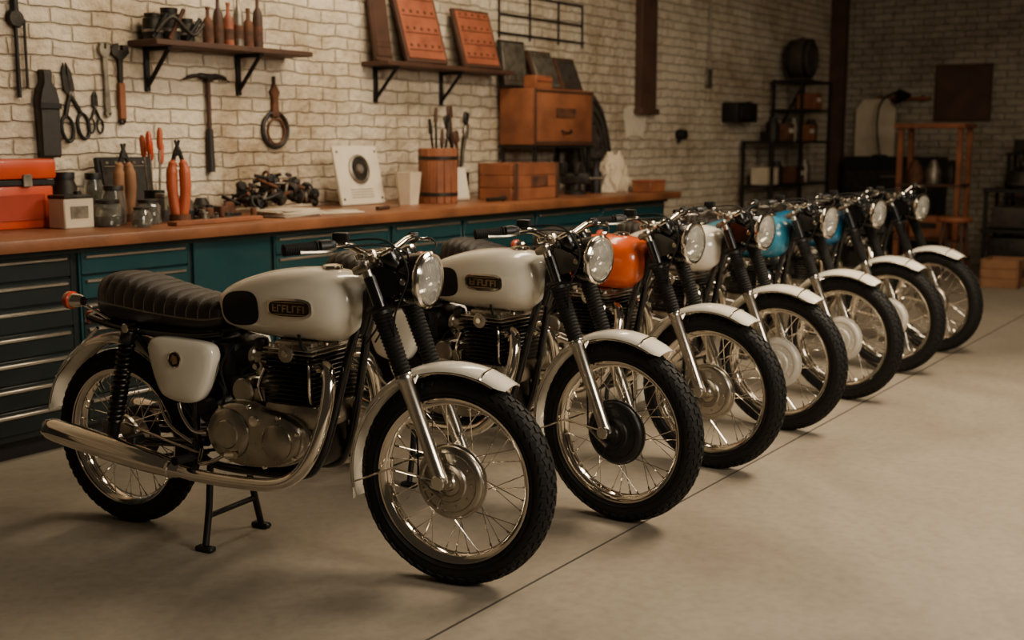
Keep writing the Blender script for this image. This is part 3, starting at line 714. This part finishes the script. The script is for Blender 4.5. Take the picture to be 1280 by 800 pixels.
jar(3.86,5.10,1.0,.068,.135,'glass_jar','iron','cask'); jar(3.99,5.22,1.0,.06,.20,'glass_jar','iron','rusty'); jar(4.07,5.05,1.0,.062,.13,'glass_jar','iron','cask'); jar(4.02,5.42,1.0,.05,.26,'glass_jar','iron_black','cask')
jar(4.28,5.19,1.0,.045,.15,'glass_jar','steel_old','iron'); jar(3.93,4.93,1.0,.045,.10,'glass_jar','iron','steel_old')
board('framed_photograph',4.36,5.56,1.003,.36,.34,10,0,'iron','iron_black',2,'steel_old')
b=MB(); b.lathe([(0,0),(.055,0),(.055,.16),(.050,.16),(.05,.01),(0,.01)],'iron_black',(0,0,0),(0,0,1),24)
for i in range(5):
    a=2*pi*i/5; p=Vector((.025*cos(a),.025*sin(a),.02)); q=Vector((.05*cos(a),.04*sin(a),.30+.02*i)); dd=(q-p).normalized()
    b.tube([p,q],.005,'steel_old',8); b.tube([q,q+dd*.01,q+dd*.03,q+dd*.10,q+dd*.12],[.008,.014,.017,.016,.008],'red_box' if i%2 else 'orange_handle',12)
b.obj('screwdriver_can',(4.36,5.35,1.0))
def bigpliers(x,y,s=1,m='orange_handle',rz=0):
    b=MB(); b.lathe([(0,0),(.06,0),(.06,.05),(.055,.05),(.05,.01),(0,.01)],'rusty',(0,0,0),(0,0,1),20)
    for sg in (-1,1):
        b.tube(cr([(sg*.012,0,.02),(sg*.026,0,.10),(sg*.036,0,.2),(sg*.034,0,.30),(sg*.024,0,.36)],5),[.024]*2+[.031]*8+[.033]*6+[.025]*3+[.014]*2,m,14)
        b.tube([(sg*.03,0,.34),(sg*.012,0,.40),(-sg*.012,0,.47)],[.012,.014,.008],'iron',10)
    b.cyl((0,.016,.40),.02,.032,'iron',(0,-1,0),16); o=b.obj('slip_joint_pliers',(x,y,1.0),(0,0,rz)); o.scale=(s,s,s)
bigpliers(4.25,5.02,.92,'orange_handle',-.7); bigpliers(4.15,5.33,.88,'wood_pale',-.3)
b=MB(); b.lathe([(0,0),(.05,0),(.055,.03),(.05,.09),(.04,.10),(.042,.105),(0,.11)],'steel_old',(0,0,0),(0,0,1),20); b.obj('grease_pot',(4.62,5.42,1.0))
b=MB(); b.lathe([(0,0),(.07,0),(.075,.06),(.068,.06),(.06,.01),(0,.01)],'iron',(0,0,0),(0,0,1),20); b.lathe([(0,.05),(.066,.05)],'cask',(0,0,0),(0,0,1),20); b.obj('parts_dish',(4.52,5.36,1.0)) if False else None
b=MB(); random.seed(4)
for i in range(34):
    x=random.uniform(-.27,.30); y=random.uniform(-.15,.12); r=random.uniform(.010,.034)
    if i%3==2:
        a=random.uniform(0,pi); b.tube([(x-.05*cos(a),y-.05*sin(a),.012),(x+.05*cos(a),y+.05*sin(a),.012)],.009,random.choice(['iron','steel_old']),8)
    else: b.cyl((x,y,0),r,random.uniform(.01,.08),random.choice(['iron','steel_old','rusty','iron_black']),(0,0,1),10)
b.obj('loose_bolts',(4.60,5.13,1.0))
b=MB(); b.box((0,0,.012),(.62,.07,.022),'wood_box',None,.003); b.obj('wooden_plank',(4.36,4.86,1.0),(0,0,.04))
b=MB()
for i in range(7):
    b.box((random.uniform(-.02,.02),random.uniform(-.015,.015),.003+i*.006),(.32,.22,.005),'paper' if i%3 else 'cream',Matrix.Rotation(random.uniform(-.2,.2),4,'Z'),.001)
b.obj('paper_stack',(4.98,4.95,1.0),(0,0,.1))
b=MB(); b.box((0,0,.004),(.28,.2,.007),'paper',None,.001); b.box((.03,.01,.010),(.20,.14,.004),'cream',Matrix.Rotation(.4,4,'Z'),.001); b.obj('magazine',(5.42,4.99,1.0),(0,0,-.3))
b=MB(); b.tube([(-.14,0,.013),(.02,0,.013)],.013,'wood_dark',10); b.tube([(.02,0,.013),(.18,0,.013)],.005,'steel_old',8); b.obj('screwdriver',(5.85,4.95,1.0),(0,0,.25))
b=MB(); random.seed(21)
for i in range(120):
    a=random.uniform(0,2*pi); q=random.random()**.6
    x=.36*q*cos(a); y=.14*q*sin(a); zt=.21*(1-q*q)**.6; z=random.uniform(.2,1)*zt+.03
    mm=random.choice(['iron','iron','steel_old','iron_black','cask','rusty'])
    az=random.uniform(0,pi); el=random.uniform(-.45,.45); dv=Vector((cos(az)*cos(el),sin(az)*cos(el),sin(el)))
    k=i%4; c=Vector((x,y,z))
    if k==0: b.tube([c-dv*.07,c+dv*.07],random.uniform(.007,.013),mm,8)
    elif k==1:
        u,w,_=frame(dv); rr=random.uniform(.022,.045); b.tube([c+(u*cos(2*pi*j/16)+w*sin(2*pi*j/16))*rr for j in range(16)],.009,mm,8,False,True)
    elif k==2: b.cyl(c,random.uniform(.018,.04),random.uniform(.02,.05),mm,dv,14)
    else: b.box(c,(random.uniform(.06,.13),.03,.02),mm,Matrix.Rotation(az,4,'Z')@Matrix.Rotation(el,4,'Y'),.004)
b.v=[(x,y,max(z,.0)) for x,y,z in b.v]
b.obj('metal_tool_heap',(5.34,5.44,1.0))
b=MB(); b.lathe([(.0,0),(.07,0),(.085,.02),(.085,.05),(.05,.06),(.03,.10),(0,.10)],'iron',(0,0,0),(0,0,1),16)
for k in range(12):
    a=2*pi*k/12; b.box((.09*cos(a),.09*sin(a),.035),(.02,.018,.03),'iron',Matrix.Rotation(a,4,'Z'),.002)
b.obj('gear',(4.80,5.48,1.0))
b=MB(); b.box((0,0,.20),(.44,.025,.40),'paper',None,.006); b.lathe([(.10,0),(.10,.012),(.085,.018),(.08,.012)],'steel_old',(0,-.012,.24),(0,-1,0),32); b.lathe([(.08,.01),(.0,.01)],'iron',(0,-.012,.24),(0,-1,0),32); b.lathe([(.035,.01),(.03,.02),(0,.02)],'steel_old',(0,-.012,.24),(0,-1,0),20)
for sx in (-.19,.19):
    for sz in (.04,.36): b.cyl((sx,-.012,sz),.008,.006,'iron',(0,-1,0),10)
for k in range(4): b.box((0,-.014,.05+.018*k),(.22,.003,.004),'steel_old',None,.001)
b.obj('face_plate',(6.16,5.42,1.003),(rad(-12),0,0))
b=MB(); b.lathe([(0,0),(.070,0),(.095,.20),(.098,.22),(.088,.22),(.066,.03),(0,.03)],'cream',(0,0,0),(0,0,1),6); b.obj('ceramic_pot',(6.42,5.24,1.0),(0,0,.3))
b=MB()
for k in range(16):
    a=2*pi*k/16; b.box((.125*cos(a),.125*sin(a),.19),(.022,.050,.38),'wood_box',Matrix.Rotation(a,4,'Z'),.004)
b.lathe([(0,.01),(.12,.01),(.12,.3),(0,.3)],'wood_dark',(0,0,0),(0,0,1),16)
for z in (.05,.30): b.lathe([(.135,z),(.140,z),(.140,z+.025),(.135,z+.025)],'iron',(0,0,0),(0,0,1),32)
for i,(dx,dy,h) in enumerate([(-.05,.0,.52),(.02,.04,.60),(.06,-.02,.50),(.0,-.04,.45)]):
    b.tube([(dx*.5,dy*.5,.2),(dx*1.6,dy,h)],.009,'iron',8); b.tube([(dx*1.5,dy,h-.04),(dx*1.8,dy,h+.06)],[.016,.010],'wood_dark' if i%2 else 'iron',10)
b.obj('wooden_bucket',(6.70,5.20,1.0))
b=MB(); b.lathe([(0,0),(.08,0),(.09,.2),(.084,.2),(.075,.02),(0,.02)],'iron',(0,0,0),(0,0,1),24)
for i,(dx,dy,h,mm) in enumerate([(-.07,.0,.55,'iron'),(-.02,.03,.62,'wood_dark'),(.04,-.02,.58,'iron'),(.08,.02,.50,'rusty'),(.02,-.04,.48,'steel_old'),(-.05,-.04,.44,'wood_dark')]):
    b.tube([(dx*.4,dy*.5,.05),(dx,dy,h*.7),(dx*1.8,dy*1.4,h)],[.009,.011,.014],mm,8); b.box((dx*1.8,dy*1.4,h+.02),(.06,.025,.09),mm,Matrix.Rotation(dx*5,4,'Y'),.008)
b.obj('tool_pot',(7.22,5.42,1.0))
board('paper_sign',7.0,5.24,1.003,.20,.24,12,-8,'paper','cream',0)
def crate(name,x,y,z,sx,sy,sz,m='wood_box'):
    b=MB(); n=3
    for i in range(n):
        zz=sz*(i+.5)/n
        for s_ in (-1,1): b.box((0,s_*sy/2,zz),(sx,.016,sz/n-.003),m,None,.003); b.box((s_*sx/2,0,zz),(.016,sy-.02,sz/n-.003),m,None,.003)
    for a in (-1,1):
        for c in (-1,1): b.box((a*(sx/2-.02),c*(sy/2+.012),sz/2),(.04,.012,sz),'wood_dark',None,.002)
    b.box((0,0,.012),(sx-.02,sy-.02,.02),'wood_dark',None,.002); b.box((0,0,sz*.8),(sx-.03,sy-.03,.02),'cloth_dark',None,.002)
    b.box((.04,-sy/2-.010,sz*.5),(.22,.006,.08),'rusty',None,.001)
    b.obj(name,(x,y,z))
crate('wooden_crate',7.54,5.08,1.0,.60,.30,.27)
b=MB(); b.tube([(-.1,0,.02),(.12,.02,.02)],.014,'iron',8); b.tube([(.12,.02,.02),(.2,.06,.02)],.02,'iron',8); b.obj('hand_file',(7.0,4.92,1.0))
def vise(x,y,rz):
    b=MB(); b.lathe([(0,0),(.09,0),(.09,.02),(.05,.04),(.05,.08),(0,.08)],'iron',(0,0,0),(0,0,1),20)
    b.box((0,0,.13),(.24,.10,.09),'iron',None,.015,2); b.box((.10,0,.21),(.04,.14,.10),'iron',None,.008); b.box((-.02,0,.21),(.04,.14,.10),'iron',None,.008)
    b.tube([(-.12,0,.13),(-.24,0,.13)],.013,'steel_old',10); b.tube([(-.23,-.09,.16),(-.23,.09,.10)],.007,'steel_old',8); b.obj('bench_vise',(x,y,1.0),(0,0,rz))
vise(8.42,5.12,1.9)
for i,(x,y,r,h,mm) in enumerate([(8.04,5.22,.04,.26,'iron_black'),(8.22,5.24,.035,.30,'cask'),(8.62,5.2,.04,.24,'steel_old'),(8.75,5.12,.045,.28,'iron_black'),(8.86,5.2,.035,.22,'rusty')]):
    b=MB(); b.lathe([(0,0),(r,0),(r,h*.6),(r*.4,h*.75),(r*.35,h*.95),(r*.45,h),(0,h)],mm,(0,0,0),(0,0,1),18); b.obj('solvent_bottle',(x,y,1.0))
def lump(name,x,y,z,sx,sy,sz,m,seed,amp=.35):
    bm=bmesh.new(); bmesh.ops.create_icosphere(bm,subdivisions=5,radius=1)
    for v in bm.verts:
        n_=v.co.normalized(); k=1+amp*noise.noise(n_*2.2+Vector((seed,0,0)))+amp*.5*noise.noise(n_*6+Vector((0,seed,0)))
        v.co=Vector((n_.x*k*sx,n_.y*k*sy,max(n_.z*k*sz,-.02)+.02))
    me=bpy.data.meshes.new(name); bm.to_mesh(me); bm.free(); me.materials.append(MATS[m]); me.polygons.foreach_set('use_smooth',[True]*len(me.polygons))
    o=bpy.data.objects.new(name,me); COL.objects.link(o); o.location=(x,y,z)
lump('canvas_bag',9.12,5.16,1.0,.17,.12,.30,'cream',9.4,.3)
b=MB()
for i in range(3): b.box((.10*i-.05,-.006*i,.0),(.20,.004,.28),'paper',Matrix.Rotation(.25*i-.2,4,'Y'),.001)
b.obj('pinned_papers',(10.42,5.697,1.62))
b=MB(); b.box((0,0,.045),(.26,.18,.09),'wood_box',None,.006); b.box((0,0,.095),(.27,.19,.014),'copper_print',None,.003); b.obj('parts_box',(9.2,4.86,1.0))
# ---- far end of the left wall
b=MB(); b.box((0,0,0),(.55,.20,.22),'iron_black',None,.015,2); b.box((-.1,-.11,0),(.25,.02,.14),'iron',None,.004); b.tube([(.27,0,.05),(.4,.05,.12),(.42,.12,.12)],.02,'iron_black',8); b.obj('loudspeaker',(12.75,5.60,1.75))
b=MB(); b.lathe([(0,0),(.05,0),(.06,.04),(.05,.10),(0,.11)],'iron_black',(0,0,0),(0,-1,0),18); b.cyl((0,-.02,-.04),.02,.05,'iron',(0,0,-1),10); b.obj('security_camera',(11.4,5.70,1.5))
b=MB(); b.box((0,0,0),(.14,.03,.20),'steel_old',None,.01); b.tube([(0,0,.1),(0,0,1.2)],.012,'steel_old',8); b.obj('electric_switch',(12.1,5.685,2.1))
b=MB()
for x in (12.95,13.8,14.75):
    for y in (5.28,5.63):
        top=1.42 if x<13 else 2.16
        b.box((x,y,top/2),(.035,.035,top),'iron_black',None,.002)
for z,x0,x1 in ((.3,12.95,14.75),(.92,12.95,14.75),(1.42,12.95,14.75),(2.14,13.8,14.75),(1.8,13.8,14.75)): b.box(((x0+x1)/2,5.455,z),(x1-x0+.04,.39,.03),'iron_black',None,.002)
b.tube([(13.8,5.63,1.42),(14.75,5.63,2.14)],.012,'iron_black',6)
b.obj('metal_shelving')
b=MB(); b.lathe([(0,-.14),(.20,-.14),(.235,-.07),(.25,0),(.235,.07),(.20,.14),(.185,.14),(.18,.10),(0,.10)],'cask',(0,0,0),(0,-1,0),32)
for h in (-.1,.1): b.lathe([(.222,h-.02),(.232,h-.02),(.232,h+.02),(.222,h+.02)],'iron',(0,0,0),(0,-1,0),32)
b.box((0,0,-.245),(.3,.2,.03),'wood_dark',None,.003)
b.obj('wooden_cask',(14.2,5.45,2.418))
random.seed(11)
for i,(x,z) in enumerate([(13.35,1.435),(13.62,1.435),(14.0,1.435),(14.3,1.435),(14.58,1.435),(13.15,.935),(13.5,.935),(14.0,.935),(14.4,.935),(14.5,1.815)]):
    b=MB(); mm=['iron','rusty','steel_old','wood_box','cask','cream'][i%6]
    if i%2: b.box((0,0,.10),(.24,.24,.20),mm,None,.01); b.box((0,-.125,.12),(.12,.01,.05),'paper',None,.002); b.obj('storage_box',(x,5.45,z))
    else: b.lathe([(0,0),(.08,0),(.08,.2),(.05,.24),(.05,.27),(0,.27)],mm,(0,0,0),(0,0,1),18); b.obj('paint_can',(x,5.45,z))
# ---- back wall
b=MB(); b.box((0,0,0),(.04,.70,.72),'wood_dark',None,.006); b.box((-.022,0,0),(.01,.62,.64),'pipe_brown',None,.003); b.obj('dark_noticeboard',(15.978,3.99,2.04))
b=MB(); b.prism([(-.26,0),(.26,0),(.26,.62),(.16,.74),(-.16,.74),(-.26,.62)],.03,'cream',Matrix.Rotation(pi/2,4,'Z')@XZ(0,0,0),.004); b.obj('cream_panel',(15.85,5.05,1.24))
b=MB(); b.box((0,0,.62),(.5,1.2,1.24),'iron_black',None,.01)
for z in (.3,.62,.94): b.box((-.255,0,z),(.012,1.12,.26),'iron',None,.004); b.box((-.268,0,z+.05),(.02,.2,.02),'steel_old',None,.003)
b.obj('metal_cabinet',(15.7,4.72,0))
b=MB(); b.lathe([(0,0),(.10,0),(.10,.02),(.02,.03),(0,.03)],'iron_black',(0,0,0),(0,0,1),20); b.tube(cr([(0,0,.02),(0,.05,.4),(0,0,.7),(0,-.2,.82)],5),.015,'iron_black',8); b.lathe([(.02,0),(.05,.03),(.12,.14),(.11,.14),(.04,.03)],'iron_black',(0,-.2,.84),(0,-.5,-.8),20); b.obj('desk_lamp',(15.6,4.9,1.24))
b=MB(); b.tube([(0,0,0),(0,-.72,.0)],.025,'wood_box',8); 
for y in (-.08,-.62): b.box((.04,y,0),(.08,.04,.08),'iron',None,.004)
b.obj('hanging_rail',(15.92,5.1,1.98))
b=MB()
for y in (3.40,4.04):
    for x in (13.6,14.0): b.box((x,y,.80),(.055,.055,1.60),'wood_box',None,.004)
b.box((13.8,3.72,1.60),(.55,.76,.05),'wood_box',None,.005); b.box((13.8,3.72,.95),(.46,.70,.03),'wood_dark',None,.004); b.box((13.8,3.72,.35),(.46,.70,.03),'wood_dark',None,.004)
b.obj('wooden_work_stand')
b=MB()
for i,(y,mm) in enumerate([(-.2,'iron'),(0,'steel_old'),(.2,'rusty')]):
    b.lathe([(0,0),(.08,0),(.09,.12),(.06,.2),(.03,.26),(0,.26)],mm,(0,y,0),(0,0,1),18)
b.obj('oil_cans',(13.8,3.72,.966))
b=MB(); b.box((0,0,.12),(.3,.4,.24),'wood_box',None,.01); b.box((-.155,0,.14),(.01,.2,.06),'iron',None,.002); b.obj('parts_bin',(13.8,3.72,.366))
# clutter at far right: tool cart, low crate, open shelving against the back wall
b=MB()
for x in (-.25,.25):
    for y in (-.3,.3): b.box((x,y,.5),(.035,.035,.90),'iron_black',None,.002); b.lathe([(0,-.015),(.045,-.015),(.05,0),(.045,.015),(0,.015)],'rubber',(x,y,.05),(0,1,0),16)
for z in (.14,.5,.92): b.box((0,0,z),(.56,.66,.04),'iron_black',None,.004)
b.box((0,.05,.30),(.4,.45,.26),'iron',None,.02,2); b.box((0,0,.64),(.42,.5,.22),'cask',None,.02,2)
b.lathe([(0,0),(.16,0),(.18,.04),(.15,.16),(.08,.22),(0,.24)],'iron',(0,0,.94),(0,0,1),20); b.tube(cr([(-.1,0,1.09),(-.16,0,1.28),(.05,0,1.34),(.15,0,1.14)],5),.018,'iron_black',8)
b.obj('tool_cart',(13.5,2.72,0))
crate('slatted_box',12.6,2.66,0,.40,.34,.28,'wood_pale')
b=MB()
for k in range(4):
    a=pi/4+k*pi/2; b.tube([(.12*cos(a),.12*sin(a),.6),(.2*cos(a),.2*sin(a),0)],.018,'wood_dark',8)
b.lathe([(0,.6),(.17,.6),(.18,.62),(.17,.65),(0,.66)],'wood_box',(0,0,0),(0,0,1),24); b.lathe([(.165,.22),(.175,.22),(.175,.24),(.165,.24)],'iron',(0,0,0),(0,0,1),24); b.obj('wooden_stool',(12.95,3.25,0))
lump('tarpaulin',14.9,1.75,0,.6,.5,.75,'cloth_dark',5.2,.4)
b=MB()
for y in (2.5,3.25):
    for x in (15.3,15.65): b.box((x,y,.65),(.04,.04,1.3),'iron_black',None,.002)
for z in (.25,.75,1.28): b.box((15.475,2.875,z),(.42,.82,.03),'iron_black',None,.002)
for i,(y,z,h) in enumerate([(2.65,.265,.3),(3.05,.265,.25),(2.7,.765,.28),(3.05,.765,.34),(2.75,1.295,.22),(3.08,1.295,.16)]):
    b.box((15.47,y,z+h/2),(.28,.26,h),['rusty','cask','iron','wood_dark','cask','iron'][i],None,.01)
b.obj('storage_rack')

# ---------------------------------------------------------------- camera & lights
cam=bpy.data.cameras.new('camera'); co=bpy.data.objects.new('camera',cam); COL.objects.link(co)
P_=rad(8.42); th=rad(34.31)
F=Vector((cos(P_)*cos(th),cos(P_)*sin(th),-sin(P_)))
co.location=(0,0,1.42); co.rotation_euler=F.to_track_quat('-Z','Y').to_euler()
cam.sensor_width=36; cam.lens=36*1500/1280
cam.dof.use_dof=True; cam.dof.focus_distance=4.2; cam.dof.aperture_fstop=2.4
bpy.context.scene.camera=co
def area(name,loc,target,sx,sy,e,col):
    l=bpy.data.lights.new(name,'AREA'); l.shape='RECTANGLE'; l.size=sx; l.size_y=sy; l.energy=e; l.color=col
    o=bpy.data.objects.new(name,l); COL.objects.link(o); o.location=loc
    o.rotation_euler=(Vector(target)-Vector(loc)).to_track_quat('-Z','Y').to_euler(); return o
area('ceiling_light_1',(5.9,.6,3.5),(5.6,1.3,0),2.2,.9,225,(1,.82,.59))
area('ceiling_light_2',(5.8,3.9,3.8),(5.5,5.6,1.2),3.0,.5,88,(1,.80,.55))
area('ceiling_light_3',(10.5,1.0,4.2),(10,1.5,0),2.0,1.0,42,(1,.79,.54))
area('front_fill_light',(2.7,-2.1,2.6),(3.6,2.8,.9),1.8,1.2,158,(1,.87,.69))  # added fill softbox on the camera side, brightens tank sides; no window there
w=bpy.data.worlds.new('world'); bpy.context.scene.world=w; w.use_nodes=True
w.node_tree.nodes['Background'].inputs[0].default_value=(.95,.74,.50,1); w.node_tree.nodes['Background'].inputs[1].default_value=.038
